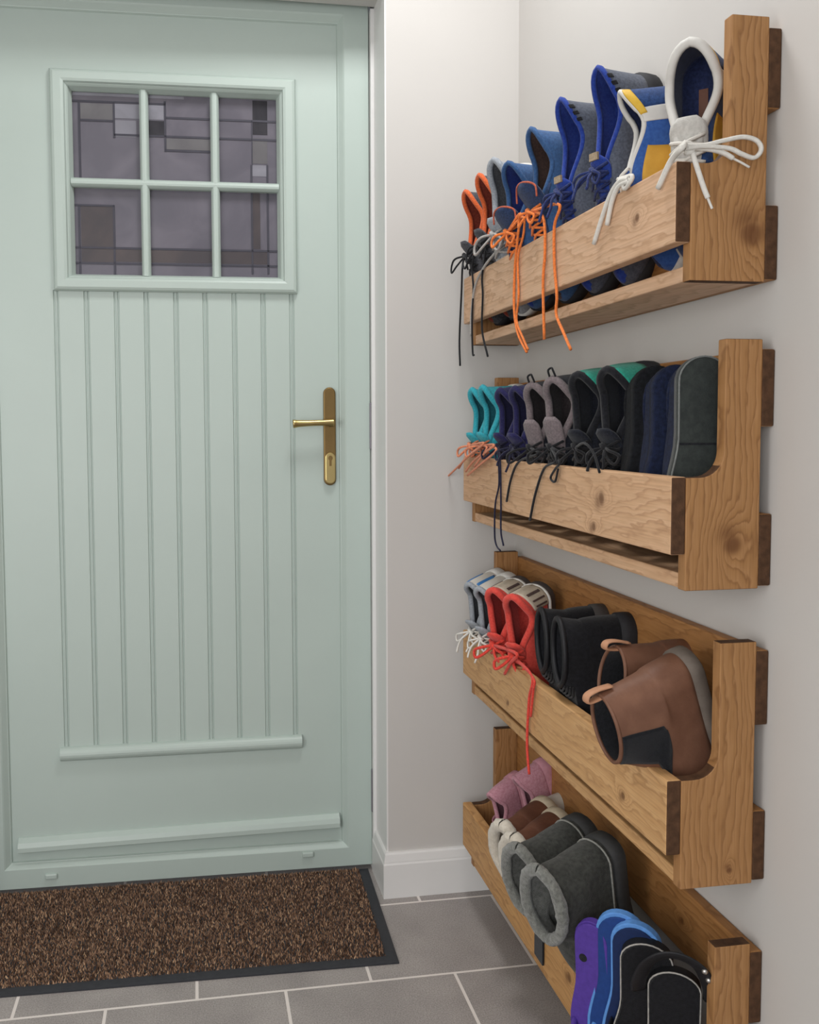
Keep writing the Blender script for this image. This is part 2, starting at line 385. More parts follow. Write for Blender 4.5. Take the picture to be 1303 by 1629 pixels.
# brass handle
brass = mat('brass', 'b7a26e', .3, .05, 30, 0, 1, .5)
brass_d = mat('brass_plate', '7c6642', .45, .06, 30, 0, 1, .5)
hd = bpy.data.objects.new('door_handle', None); COL.objects.link(hd); hd.parent = door; hd.location = (-.0930, FY, 0); hd['label'] = 'brass lever handle'
def stadium(cx, z0, z1, w, y, n=10):
    return [Vector((cx+w*math.cos(a), y, z1-w+w*math.sin(a))) for a in [PI*k/n for k in range(n+1)]] + [Vector((cx+w*math.cos(a), y, z0+w+w*math.sin(a))) for a in [PI+PI*k/n for k in range(n+1)]]
bm = bmesh.new(); prism(bm, stadium(0, .9128, 1.1385, .0142, 0), (0, -.009, 0)); obj('backplate', bm, brass_d, hd, bevel=.0025, label='aged brass backplate')
bm = bmesh.new(); prism(bm, stadium(.0004, .9165, .9890, .0118, -.0085), (0, -.005, 0)); obj('lock_escutcheon', bm, brass, hd, bevel=.002)
bm = bmesh.new(); prism(bm, [Vector((.0004+.0052*math.cos(2*PI*k/16), -.0125, .9760+.0058*math.sin(2*PI*k/16))) for k in range(16)], (0, -.003, 0)); prism(bm, [Vector((x, -.0125, z)) for x, z in ((-.0022, .958), (.003, .958), (.003, .973), (-.0022, .973))], (0, -.0025, 0)); obj('lock_cylinder', bm, brass_d, hd)
bm = bmesh.new(); tube(bm, [(0, -.006, 1.0565), (0, -.030, 1.0565)], .0085, 14, 0)
tube(bm, [(.006, -.036, 1.0575), (-.01, -.038, 1.0575), (-.045, -.040, 1.0563), (-.074, -.040, 1.0555), (-.087, -.040, 1.0548)], .0082, 14, 6, rf=lambda t: 1.05-.28*math.sin(PI*min(1, t*1.1))+.12*t)
obj('lever', bm, brass, hd, smooth=True)
hinge_m = mat('hinge_metal', '77747a', .5, .05, 60, 0, .5)
for z0, z1 in ((.995, 1.103), (.140, .243)):
    obj('hinge', newbox(-.002, .0045, -.0045, .012, z0, z1), hinge_m, door, bevel=.002, label='grey metal plate at the door edge')
# white strip between the door frame and the plastered reveal
bm = bmesh.new(); box(bm, -.3055, XA, .118, .30, .0, 1.979); box(bm, XA-.0035, XA, .0, .118, .0, 1.979)
obj('trim_1', bm, trim_white, kind='structure')

# ------------------------------------------------------------------ doormat
def pile_material():
    mt, nt, b = _nt('mat_pile')
    ge = N(nt, 'ShaderNodeNewGeometry'); rp = N(nt, 'ShaderNodeValToRGB'); e = rp.color_ramp.elements
    e[0].position = 0; e[0].color = srgb('43332b'); e[1].position = 1; e[1].color = srgb('c8a684')
    for p, c in ((.35, '69503f'), (.7, '8e705c'), (.92, 'ab8a6e')): x = e.new(p); x.color = srgb(c)
    L(nt, ge.outputs['Random Per Island'], rp.inputs['Fac']); L(nt, rp.outputs['Color'], b.inputs['Base Color'])
    b.inputs['Roughness'].default_value = .9; b.inputs['Specular IOR Level'].default_value = .1
    return mt
dm = thing('doormat', 'brown flecked doormat with black rubber edge in front of the green door', 'doormat', (-.306, .1315, 0)); dm.rotation_euler = (0, 0, DA)
MX0, MX1, MY0, MY1 = -.90, -.0108, -.3985, .0
bm = bmesh.new()
pr = [(0, 0), (0, .003), (.006, .0042), (.0215, .0052), (.0225, .0045)]
rows = []
for t, z in pr:
    rows.append([bm.verts.new(p) for p in ((MX0+t, MY0+t, z), (MX1-t, MY0+t, z), (MX1-t, MY1-t, z), (MX0+t, MY1-t, z))])
for a, b in zip(rows, rows[1:]):
    for j in range(4): bm.faces.new((a[j], a[(j+1) % 4], b[(j+1) % 4], b[j]))
bm.faces.new(rows[-1]); bm.faces.new(rows[0][::-1])
obj('rubber_edge', bm, rubber('black_edge', '35363a', .6), dm)
bm = bmesh.new(); st = .0042; rnd = random.Random(3)
x = MX0+.024
while x < MX1-.024:
    y = MY0+.024
    while y < MY1-.003:
        px, py = x+rnd.uniform(-.0015, .0015), y+rnd.uniform(-.0015, .0015); r = rnd.uniform(.0016, .0026); h = rnd.uniform(.004, .0075); a0 = rnd.uniform(0, 6.28)
        tp = bm.verts.new((px+rnd.uniform(-.003, .003), py+rnd.uniform(-.003, .003), .0042+h))
        bs = [bm.verts.new((px+r*math.cos(a0+2*PI*k/3), py+r*math.sin(a0+2*PI*k/3), .0042)) for k in range(3)]
        for k in range(3): bm.faces.new((bs[k], bs[(k+1) % 3], tp))
        y += st
    x += st
obj('pile', bm, pile_material(), dm, kind='stuff')

# ------------------------------------------------------------------ shoe racks
YN, YR = -.9458, -.0458
XF, XFB, XB, XP = -.1363, -.1166, -.018, -.0673
FT = [1.3601, .9827, .6056, .2216]; PTT = [1.535, 1.1507, .7755, .3861]
RB = [f-.1405 for f in FT]; FLOORZ = [b+.019 for b in RB]
end_grain = mat('wood_end_grain', '4f3726', .7, .25, 90, .3, 0, .2)
panel_knots = [[(.10, .05, .006)], [(.20, .055, .010), (.225, .012, .007)], [(.12, .03, .006), (.60, .02, .005)], [(.3, .05, .008)]]
side_knots = [[(.058, -.037, .015)], [(.056, -.054, .012)], [(.02, -.05, .004)], [(.05, -.03, .012)]]
rack_labels = ['topmost wooden wall rack, with the running shoes and hanging orange laces',
               'second wooden wall rack from the top, holding dark shoes and slippers',
               'third wooden wall rack from the top, holding coral trainers and brown ankle boots',
               'lowest wooden wall rack, near the floor, holding slippers and flip flops']
for i in range(4):
    rk = thing('shoe_rack', rack_labels[i], 'shoe rack', (0, YN, RB[i]), 'pine shoe racks on the wall')
    z0 = RB[i]; ft = FT[i]-z0; pt = PTT[i]-z0; W = YR-YN
    wc = [('dcba9c', 'd0aa89', 'ae8866'), ('d9b491', 'cca47f', 'a98160'), ('d6ad7c', 'c89c6a', 'a37a50'), ('d0a36d', 'c0915b', '9a6f45')][i]  # lamp light put into the colour: upper fronts palest, all paler than the sides
    wp = wood(f'pine_front_{i}', 1, *wc, 52, [(a, .045+c, r) for a, c, r in panel_knots[i]], i*3.1+.7)
    wb = wood(f'pine_back_{i}', 1, 'b28250', 'a37343', '815630', 52, [(.17, pt-.06, .005)], i*2.3+5)
    wsd = wood(f'pine_side_{i}', 2, 'b0855a', 'a07549', '764f2f', 100, side_knots[i], i*1.7+9)
    def board(name, x0, x1, y0, y1, za, zb, mt, ends=True):
        bm = bmesh.new(); fs = box(bm, x0, x1, y0, y1, za, zb)
        if ends:
            for f in fs:
                f.normal_update()
                if abs(f.normal.y) > .5: f.material_index = 1
        return obj(name, bm, [mt, end_grain], rk, bevel=.0022)
    board('front_panel', XF, XFB-.0002, 0, W, ft-.0955, ft, wp)
    board('back_board', XB, -.0006, 0.001, W, pt-.107, pt-.012, wb)
    board('back_board', XB, -.0006, 0.001, W, .003, .093, wb)
    board('bottom_board', XFB+.001, XB-.0002, .0182, W-.0182, 0.001, .020, wp)
    rad = .032
    pr = [(XB-.0002, 0), (XFB, 0), (XFB, ft-.001), (XP-rad, ft-.001)] + [(XP-rad+rad*math.sin(a), ft-.001+rad-rad*math.cos(a)) for a in [PI/2*k/8 for k in range(1, 9)]] + [(XP, pt), (XB-.0002, pt)]
    for ya in (0.0, W-.018):
        bm = bmesh.new(); fs = prism(bm, [Vector((x, ya, z)) for x, z in pr], (0, .018, 0))
        for f in fs:
            f.normal_update()
            if abs(f.normal.z) > .6 and abs(f.normal.y) < .5: f.material_index = 1
        obj('side_panel', bm, [wsd, end_grain], rk, bevel=.0015)
    if i == 3:
        sw = bpy.data.objects.new('screw', None)
        p = at(852, 1229, x=XB-.0005) - rk.location
        bm = bmesh.new(); prism(bm, [Vector((0, .0035*math.cos(a), .0035*math.sin(a)))+p for a in [2*PI*k/12 for k in range(12)]], (-.0015, 0, 0))
        bpy.data.objects.remove(sw)
        obj('screw', bm, mat('screw_steel', 'c8b890', .3, .05, 50, 0, 1), rk)
# ------------------------------------------------------------------ footwear
def lerp(a, b, t): return a+(b-a)*t
def sm(t): t = max(0., min(1., t)); return t*t*(3-2*t)
def table(tb, s):
    for (a, x), (b, y) in zip(tb, tb[1:]):
        if s <= b: return lerp(x, y, sm((s-a)/(b-a)))
    return tb[-1][1]
WT_ = [(0, .335), (.12, .35), (.38, .345), (.70, .485), (.82, .475), (1, .40)]
def half_w(s):
    w = table(WT_, s)
    if s < .11: w *= math.sqrt(max(0, 1-(1-s/.11)**2))
    if s > .74: w *= math.sqrt(max(0, 1-((s-.74)/.26)**2.3))
    return w
def frame_matrix(ref_world, ref_local, yaw, lean, tilt=0):
    """footwear stood on its toe: heel up, sole against the wall. yaw turns the opening from the room (-x) to the viewer (-y);
    lean brings the heel out into the room; tilt tips the heel along the rack"""
    yw, l, t = math.radians(yaw), math.radians(lean), math.radians(tilt)
    n = Vector((-math.cos(yw), -math.sin(yw), 0))
    X = (Vector((0, 0, -1))*math.cos(l) - n*math.sin(l))
    lat = Vector((0, 0, 1)).cross(n)
    X = (X*math.cos(t) + lat*math.sin(t)).normalized()
    Z = (n - X*n.dot(X)).normalized(); Y = Z.cross(X)
    R = Matrix((X, Y, Z)).transposed()
    m = R.to_4x4(); m.translation = Vector(ref_world) - R @ Vector(ref_local)
    return m

class Shoe:
    D = dict(zc=.078, za=.056, zt=.074, ze=.058, se=.74, s0=.02, sc=.20, st=.47, ow=.31, og=.12, flare=0., sole=.022, spring=.02,
             shaft=0, bulge=0., shw=.40, sh0=.0, sh1=.46)
    def __init__(self, name, label, cat, group, ref, L, W, M, **k):
        self.k = dict(Shoe.D); self.k.update(k); self.L, self.W = L, W
        self.o = thing(name, label, cat, (0, 0, 0), group); self.o.matrix_world = M; self.M = M; self.Mi = M.inverted()
    # --- surface
    def base(self, s, sg, inset=0.):
        z = self.k['spring']*max(0, (s-.68)/.32)**2
        w = half_w(s)*self.W
        if inset:
            s2 = lerp(.5, s, 1-2*inset/self.L); w = max(0, w-inset)
            return Vector((s2*self.L, sg*w, z+inset*2.8))
        return Vector((s*self.L, sg*w, z))
    def rim_s(self, s): k = self.k; return lerp(k['s0'], k['se'], s**.85)
    def rim(self, s, sg, inset=0.):
        k = self.k; sr = self.rim_s(s); W = self.W
        if sr <= k['sc']: o = k['ow']*math.sqrt(max(0, 1-((k['sc']-sr)/(k['sc']-k['s0']))**2))
        elif sr <= k['st']: o = lerp(k['ow'], k['og'], sm((sr-k['sc'])/(k['st']-k['sc'])))
        else: o = k['og']*math.sqrt(max(0, 1-((sr-k['st'])/(k['se']-k['st']))**3))
        o *= W
        z = table([(k['s0'], k['zc']), (k['sc'], k['za']), (k['st'], k['zt']), (k['se'], k['ze'])], sr)
        x = sr*self.L - k['flare']*self.L*max(0, 1-s*6)**1.5
        if inset:
            x = x+(inset if s < .1 else 0); o = max(0, o-inset); z -= inset*.5
        return Vector((x, sg*o, z))
    def top(self, s, sg, inset=0.):
        k = self.k; mid = (k['sh0']+k['sh1'])/2; hf = (k['sh1']-k['sh0'])/2
        a = PI*s**.8 if s > 0 else 0
        x = (mid-hf*math.cos(a))*self.L; y = k['shw']*self.W*math.sin(a); 
        if inset: x = mid*self.L+(x-mid*self.L)*(1-inset/(hf*self.L)); y = max(0, y-inset)
        return Vector((x, sg*y, k['shaft']+k.get('shtilt', 0)*(x/self.L-mid)))
    def P(self, s, sg, v, inset=0.):
        if v <= 1:
            B, R = self.base(s, sg, inset), self.rim(s, sg, inset); t = v*PI/2
            p = Vector((lerp(B.x, R.x, 1-math.cos(t)), lerp(B.y, R.y, 1-math.cos(t)), lerp(B.z, R.z, math.sin(t)**.9 if v > 0 else 0)))
            b = self.k['bulge']
            if b: p.y += sg*b*math.sin(v*PI)*(half_w(s)*2)
            return p
        R, T = self.rim(s, sg, inset), self.top(s, sg, inset); t = v-1
        e = t
        q = Vector((lerp(R.x, T.x, sm(e)*.5+e*.5), lerp(R.y, T.y, e), lerp(R.z, T.z, e)))
        return q
    def loop(self, N=44):
        out = []
        for j in range(N):
            th = 2*PI*j/N; s = (1-math.cos(th))/2; out.append((min(1, max(0, s)), 1 if th <= PI else -1))
        return out
    def skin(self, bm, inset=0., vs=None, N=44, wob=0):
        lp = self.loop(N); rows = []
        vmax = 2 if self.k['shaft'] else 1
        vs = vs or ([i/9 for i in range(10)] + ([1+i/6 for i in range(1, 7)] if vmax == 2 else []))
        for v in vs: rows.append([bm.verts.new(self.P(s, sg, v, inset)) for s, sg in lp])
        for a, b in zip(rows, rows[1:]):
            for j in range(N): bm.faces.new((a[j], a[(j+1) % N], b[(j+1) % N], b[j]))
        return rows, lp
    def rough(self, bm, amp, sc):
        for v in bm.verts:
            nv = noise.noise_vector(v.co*sc); v.co += nv*amp
    def part(self, name, bm, mt, smooth=True, **k): return obj(name, bm, mt, self.o, smooth, **k)
    def upper(self, mt, name='upper', wob=.0):
        bm = bmesh.new(); rows, lp = self.skin(bm); n = len(lp)
        r = rows[0]
        for j in range(n//2):
            f = [r[j], r[j+1], r[n-j-1], r[-j] if j else r[0]]
            f = [v for i, v in enumerate(f) if v not in f[:i]]
            if len(f) > 2: bm.faces.new(f)
        if wob: self.rough(bm, wob, 28)
        o = self.part(name, bm, mt); md = o.modifiers.new('sub', 'SUBSURF'); md.levels = md.render_levels = 1
        return o
    def lining(self, mt, name='lining', inset=.004):
        bm = bmesh.new(); rows, lp = self.skin(bm, inset)
        r = rows[0]; n = len(lp)
        for j in range(n//2):
            f = [r[j], r[j+1], r[n-j-1], r[-j] if j else r[0]]
            f = [v for i, v in enumerate(f) if v not in f[:i]]
            if len(f) > 2: bm.faces.new(f)
        return self.part(name, bm, mt)
    def collar(self, mt, r=.0048, upto=None, name='collar', fluff=0):
        k = self.k; pts = []
        if k['shaft']:
            n = 80
            for j in range(n):
                th = 2*PI*j/n; s = (1-math.cos(th))/2; pts.append(self.P(s, 1 if th <= PI else -1, 2, .002))
            bm = bmesh.new(); tube(bm, pts, r, 8, 0 if not fluff else 0, closed=True)
        else:
            upto = upto or k['st']; q = []; n = 18
            smax = ((upto-k['s0'])/(k['se']-k['s0']))**(1/.85)
            for j in range(n+1):
                s = smax*(j/n)**1.6; q.append(s)
            pts = [self.P(s, -1, 1, .002) for s in q[::-1]] + [self.P(s, 1, 1, .002) for s in q[1:]]
            bm = bmesh.new(); tube(bm, pts, r, 8, 0)
        if fluff: self.rough(bm, fluff, 150); self.rough(bm, fluff, 60)
        return self.part(name, bm, mt)
    def sole(self, mt, th=None, grow=1.04, name='sole', band=None):
        th = th or self.k['sole']; bm = bmesh.new(); N = 48; rows = []
        for dz, g in ((.006, grow), (-th*.3, grow*1.01), (-th*.85, grow), (-th, grow*.95)):
            row = []
            for s, sg in self.loop(N):
                b = self.base(s, sg); row.append(bm.verts.new(Vector(((b.x-self.L/2)*(1+(g-1)*.45)+self.L/2, b.y*g, b.z+dz))))
            rows.append(row)
        for a, b in zip(rows, rows[1:]):
            for j in range(N): bm.faces.new((a[j], a[(j+1) % N], b[(j+1) % N], b[j]))
        def cap(r):
            for j in range(N//2): 
                f = [r[j], r[j+1], r[N-j-1], r[-j] if j else r[0]]
                f = [v for i, v in enumerate(f) if v not in f[:i]]
                if len(f) > 2: bm.faces.new(f)
        cap(rows[0]); cap(rows[-1])
        return self.part(name, bm, mt, True)
    def patch(self, name, mt, s0, s1, v0, v1, sgs=(1, -1), off=.0012, shape=None, n=10, m=8, label=None):
        """a sewn-on piece that follows the upper"""
        for sg in sgs:
            bm = bmesh.new(); g = []
            for i in range(n+1):
                row = []
                for j in range(m+1):
                    s = lerp(s0, s1, i/n); va, vb = shape(i/n) if shape else (v0, v1); v = lerp(va, vb, j/m)
                    p = self.P(s, sg, v); e = .004
                    du = self.P(min(1, s+e), sg, v)-self.P(max(0, s-e), sg, v); dv = self.P(s, sg, min(2, v+e))-self.P(s, sg, max(0, v-e))
                    nn = du.cross(dv); nn = nn.normalized() if nn.length > 1e-12 else Vector((0, sg, 0))
                    c = Vector((.45*self.L, 0, .03))
                    if nn.dot(p-c) < 0: nn = -nn
                    row.append((p, nn))
                g.append(row)
            A = [[bm.verts.new(p+q*off) for p, q in r] for r in g]; B = [[bm.verts.new(p-q*.001) for p, q in r] for r in g]
            for i in range(n):
                for j in range(m):
                    bm.faces.new((A[i][j], A[i+1][j], A[i+1][j+1], A[i][j+1])); bm.faces.new((B[i][j], B[i][j+1], B[i+1][j+1], B[i+1][j]))
            for i in range(n):
                for j, fl in ((0, 0), (m, 1)): bm.faces.new((A[i][j], A[i+1][j], B[i+1][j], B[i][j]))
            for j in range(m):
                for i in (0, n): bm.faces.new((A[i][j], A[i][j+1], B[i][j+1], B[i][j]))
            self.part(name, bm, mt, True, label=label)
    def tongue(self, mt, tip=.36, rise=.020, w=.20, name='tongue', curl=0.0):
        k = self.k; bm = bmesh.new(); n, m_ = 14, 8; rows = []
        for i in range(n+1):
            t = i/n; s = lerp(k['se']-.02, tip, t)
            z = table([(k['s0'], k['zt']+rise), (tip, k['zt']+rise), (k['st'], k['zt']+.002), (k['se'], k['ze']-.003)], s) + curl*t**4
            ww = self.W*lerp(k['og']*1.1, w, sm(t*1.15)) * (math.sqrt(max(0, 1-((t-.86)/.16)**2)) if t > .86 else 1)
            rows.append([bm.verts.new(Vector((s*self.L, ww*(2*j/m_-1), z-.9*ww*(2*j/m_-1)**2*.35))) for j in range(m_+1)])
        for a, b in zip(rows, rows[1:]):
            for j in range(m_): bm.faces.new((a[j], a[j+1], b[j+1], b[j]))
        return self.part(name, bm, mt, True, solid=.004, offset=0)
    def throat(self, s): # point on the lacing line
        k = self.k; z = table([(k['s0'], k['zt']+.015), (k['st'], k['zt']+.004), (k['se'], k['ze'])], s); return Vector((s*self.L, 0, z+.004))
    def laces(self, mt, n=5, r=.0019, bow=1., tails=(), loops=True, name='laces', flat=1.0, droop=.05, seed=0):
        k = self.k; bm = bmesh.new(); rd = random.Random(seed+int(self.L*1e4))
        for i in range(n):
            s = lerp(k['se']-.05, k['st']-.0, i/(n-1)); c = self.throat(s); w = self.W*(k['og']+.075)
            a = c+Vector((-.004, -w, -.004)); b = c+Vector((.004, w, -.004)); mdl = c+Vector((0, 0, .0035))
            tube(bm, [a, (a+mdl)/2+Vector((0, 0, .002)), mdl, (b+mdl)/2+Vector((0, 0, .002)), b], r, 6, 3, flat)
            a = c+Vector((.010, -w, -.004)); b = c+Vector((-.010, w, -.004))
            if i: tube(bm, [a, mdl+Vector((0, 0, .002)), b], r, 6, 3, flat)
        kn = self.throat(k['st'])+Vector((0, 0, .007))
        if loops:
            g = self.Mi.to_3x3() @ Vector((-.25, 0, -1))   # hang down, a little out of the shoe
            for sg in (-1, 1):
                l = .032*bow*rd.uniform(.8, 1.25); d = Vector((0, sg, .25))
                pts = [kn, kn+d*l*.5+g*.003+Vector((0, 0, .008)), kn+d*l*.95+g*droop*.35, kn+d*l*.8+g*droop*.75, kn+d*l*.35+g*droop*.45+Vector((0, 0, .004)), kn]
                tube(bm, pts, r, 6, 6, flat)
                pts = [kn, kn+d*l*.3+g*droop*.4+Vector((0, 0, .01)), kn+d*l*.45+g*droop*.9+Vector((0, 0, .01)), kn+d*l*.4+g*droop*1.4*rd.uniform(.7, 1.1)+Vector((0, 0, .012))]
                if not tails: tube(bm, pts, r, 6, 5, flat)
            tube(bm, [kn+Vector((-.004, -.005, 0)), kn+Vector((0, 0, .003)), kn+Vector((.004, .005, 0))], r*2, 6, 3)
        for t in tails:
            pts = [self.Mi @ Vector(p) for p in t['pts']]
            if t.get('knot', True): pts = [kn] + pts
            tube(bm, pts, t.get('r', r), 6, 6, flat)
        return self.part(name, bm, mt, True)

def hang(pix, x=XF-.0045, r=None, knot=True):
    d = dict(pts=[at(u, v, x=x) for u, v in pix], knot=knot)
    if r: d['r'] = r
    return d
def stand(name, label, cat, group, heel, W, yaw, lean, floor, tilt=0, ref='rim', Lmax=.33, gap=.012, L=None, **k):
    """stand a shoe heel-up in a rack; heel = world point of the top of its heel"""
    kk = dict(Shoe.D); kk.update(k)
    heel = Vector(heel)
    if L is None: L = min(Lmax, (heel.z-floor-gap)/max(.5, math.cos(math.radians(lean))*math.cos(math.radians(tilt)))*1.0)
    rl = (kk['s0']*L, 0, kk['zc']) if ref == 'rim' else (0, 0, 0)
    return Shoe(name, label, cat, group, ref, L, W, frame_matrix(heel, rl, yaw, lean, tilt), **k)

F0, F1, F2, F3 = FLOORZ
# colours
orange = fabric('orange', 'd9683a', None, 400); orange_lace = fabric('orange_lace', 'e8803f', None, 300); dgrey_knit = fabric('charcoal_knit', '3a3a3f', '55565c', 300)
black_lace = fabric('black_lace', '1f1f22', None, 300); grey_knit = fabric('grey_knit', '8f949c', 'a8adb3', 300); grey_lace = fabric('grey_lace', 'a7a39f', None, 300)
navy_knit = fabric('navy_knit', '26344f', '33456a', 300); steel = fabric('steel_blue', '35527c', '3f6290', 250); royal = fabric('royal_blue', '223788', '2d4799', 250); royal_d = fabric('royal_trim', '1f3072', '283c85', 250)
grey_blue = fabric('grey_blue_knit', '4a4f5b', '5c6270', 260); navy_dark = fabric('dark_navy', '1c2340', '262f52', 260)
white_lace = mat('white_lace', 'd6d3cc', .9, .05, 200, .2, 0, .15); off_white = leather('off_white', 'c9c7c2', None, .6, .05); yellow = leather('yellow', 'c9a02f', 'd8b243', .6); navy_suede = fabric('navy_suede', '243a63', '2f4a7c', 220, .4)
blue_suede = fabric('blue_suede', '2d4f8f', '385c9f', 220, .4); ochre = leather('ochre', 'b98a2e', 'c89a3c', .7); black_fab = fabric('black', '16171b', '232429', 260); white_sole = rubber('white', 'cfcdc8', .6); dark_sole = rubber('dark', '2a2a2d'); dark_in = fabric('dark_inside', '1b1c26', '23242f', 300)
brown_in = fabric('brown_inside', '4a3733', '5c463f', 300)

# ---- topmost rack
GA = 'dark running shoes with orange lining'
A1 = stand('running_shoe', 'charcoal running shoe with orange lining, nearest the room corner on the topmost rack', 'shoe', 'orange lined dark running shoes', (-.150, -.105, 1.520), .088, 12, 5, F0, flare=.04)
A2 = stand('running_shoe', 'charcoal running shoe with orange lining beside the grey shoe on the topmost rack', 'shoe', 'orange lined dark running shoes', (-.150, -.200, 1.528), .088, 12, 5, F0, flare=.04)
for a, tl in ((A1, [hang([(748, 400), (737, 415), (734, 470), (731, 540), (732, 582)]), hang([(752, 410), (751, 430), (753, 460), (751, 510), (752, 560), (754, 565)])]), (A2, [hang([(772, 400), (767, 440), (768, 470), (767, 525), (776, 567)])])):
    a.upper(dgrey_knit); a.lining(brown_in if 0 else fabric('rust_inside', '7a2f22', '93402c', 300)); a.collar(orange, .0048); a.tongue(dgrey_knit); a.sole(dark_sole); a.laces(black_lace, 5, .0021, 1.1, tl, droop=.04)
B = stand('running_shoe', 'pale grey running shoe with grey laces on the topmost rack', 'shoe', None, (-.150, -.290, 1.532), .086, 26, 5, F0, flare=.04)
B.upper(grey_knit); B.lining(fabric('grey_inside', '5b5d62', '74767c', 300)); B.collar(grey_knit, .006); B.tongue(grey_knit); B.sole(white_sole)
B.laces(grey_lace, 5, .0024, 1.3, [hang([(800, 385), (772, 422), (756, 455), (750, 500), (749, 535)])], droop=.045)
C2 = stand('running_shoe', 'navy running shoe with orange edged tongue and orange laces, next to the pale grey shoe', 'shoe', 'navy running shoes with orange laces', (-.150, -.372, 1.508), .088, 26, 5, F0, flare=.03)
C1 = stand('running_shoe', 'navy running shoe with orange laces and brown inside, between its twin and the grey trainers', 'shoe', 'navy running shoes with orange laces', (-.142, -.466, 1.535), .094, 14, 4, F0, flare=.04, ow=.28)
for a, tl in ((C2, [hang([(828, 340), (824, 375), (819, 430), (818, 490), (824, 530), (838, 560)], r=.0026), hang([(832, 345), (833, 372), (824, 410), (825, 470), (822, 510), (833, 540), (840, 556)], r=.0022)]),
              (C1, [hang([(864, 345), (867, 400), (864, 450), (866, 540)], r=.0026), hang([(889, 325), (882, 360), (882, 420), (886, 470), (885, 500), (896, 528), (908, 556)], r=.0026)])):
    a.upper(steel); a.lining(brown_in if a is C1 else royal); a.collar(steel, .0045); a.tongue(navy_knit, .30, .028, .31); a.sole(dark_sole); a.laces(orange_lace, 6, .0024, .8, tl, droop=.03)
    a.patch('eyestay', navy_knit, .34, .9, .80, 1.0); 
    # orange edging on the tongue
    k = a.k; e = [Vector((s*a.L, y*a.W*.31, k['zt']+.0285-.0975*a.W*y*y)) for s, y in ((.40, -1.), (.34, -.95), (.312, -.6), (.301, 0), (.312, .6), (.34, .95), (.40, 1.))]
    a.part('tongue_edging', newtube(e, .0017, 6, 5), fabric('coral_edge', 'b8604a', None, 300))
D_ = stand('running_shoe', 'grey trainer with royal blue lining, between the orange laced shoe and its taller twin', 'shoe', 'grey trainers with royal blue lining', (-.130, -.566, 1.550), .096, 12, 3, F0, flare=.04, ow=.27)
E_ = stand('running_shoe', 'grey trainer with royal blue lining beside the blue and yellow shoe', 'shoe', 'grey trainers with royal blue lining', (-.108, -.655, 1.568), .094, 16, 2, F0, flare=.035, ow=.27)
for a in (D_, E_):
    a.upper(grey_blue); a.lining(royal); a.collar(royal, .0042); a.tongue(royal, .40, .012, .20); a.sole(dark_sole); a.laces(fabric('navy_lace', '222c55', '2f3c72', 300), 6, .0023, .9, droop=.03)
    for q in range(3): a.patch('heel_stripe', black_fab, .035+.03*q, .05+.03*q, .72, .97, off=.0016)
    a.part('tongue_badge', newbox(.385*a.L, .42*a.L, -.009, .009, a.k['zt']+.012, a.k['zt']+.0155), fabric('badge', '8d7c66', 'b09c80', 500), smooth=False)
S2 = stand('sneaker', 'blue and yellow sneaker seen side on, beside the one by the post', 'shoe', 'blue and yellow sneakers', (-.120, -.757, 1.500), .084, -14, 4, F0, flare=.03, zc=.080)
S1 = stand('sneaker', 'blue and yellow sneaker with pale tongue, nearest the post of the topmost rack', 'shoe', 'blue and yellow sneakers', (-.080, -.870, 1.528), .087, 44, 1, F0, flare=.02, ow=.38, zc=.074, og=.17, st=.47)
for a in (S2, S1):
    a.upper(navy_suede if a is S1 else blue_suede); a.lining(navy_dark); a.collar(off_white, .0062 if a is S1 else .004); (a.tongue)(fabric('pale_tongue', 'b5b3ae', 'c4c2bd', 200), .35, .010, .27) if a is S1 else a.tongue(blue_suede, .42, .004, .13); a.sole(white_sole)
    a.patch('heel_tab', yellow, .0, .15, .66, .97, off=.0022); a.patch('side_stripe', off_white, .12, .20, .1, .95, off=.0014); a.patch('toe_panel', ochre, .34, .70, .08, .62, off=.0014); a.patch('heel_counter', navy_suede, 0, .115, .05, .74, off=.0014)
S1.part('insole_mark', newbox(.16*S1.L, .36*S1.L, -.006, .006, .0106, .0122), leather('brown_mark', '5a3626'), False)
S2.laces(white_lace, 5, .0026, .9, [hang([(1000, 284), (985, 289), (972, 308), (960, 340), (945, 388)], r=.0034), hang([(1002, 287), (985, 296), (974, 320), (966, 358)], r=.0034), hang([(1006, 280), (995, 300), (990, 290)], r=.003)], loops=False)
def front(pix, y=YN-.008): return [at(u, v, y=y) for u, v in pix]
S1.laces(white_lace, 4, .003, .9, [dict(pts=[at(1088, 232, x=XF-.006), at(1068, 255, x=XF-.006), at(1047, 300, x=XF-.006)], r=.0036),
    dict(pts=front([(1092, 233), (1100, 240), (1110, 270), (1120, 300), (1126, 315)]), r=.0042, knot=False), dict(pts=front([(1124, 310), (1128, 320), (1133, 332)]), r=.0020, knot=False),
    dict(pts=front([(1090, 232), (1120, 231), (1150, 224), (1182, 218), (1204, 224), (1211, 238), (1200, 251), (1180, 245), (1160, 236), (1120, 233), (1092, 236)], YN-.012), r=.0034, knot=False),
    dict(pts=front([(1095, 236), (1130, 238), (1152, 244), (1166, 252)], YN-.007), r=.0036, knot=False), dict(pts=front([(1164, 251), (1178, 258), (1192, 266)], YN-.007), r=.0019, knot=False),
    dict(pts=front([(1084, 237), (1090, 230), (1098, 231), (1100, 240), (1090, 243)], YN-.008), r=.0048, knot=False)], loops=False, flat=.8)

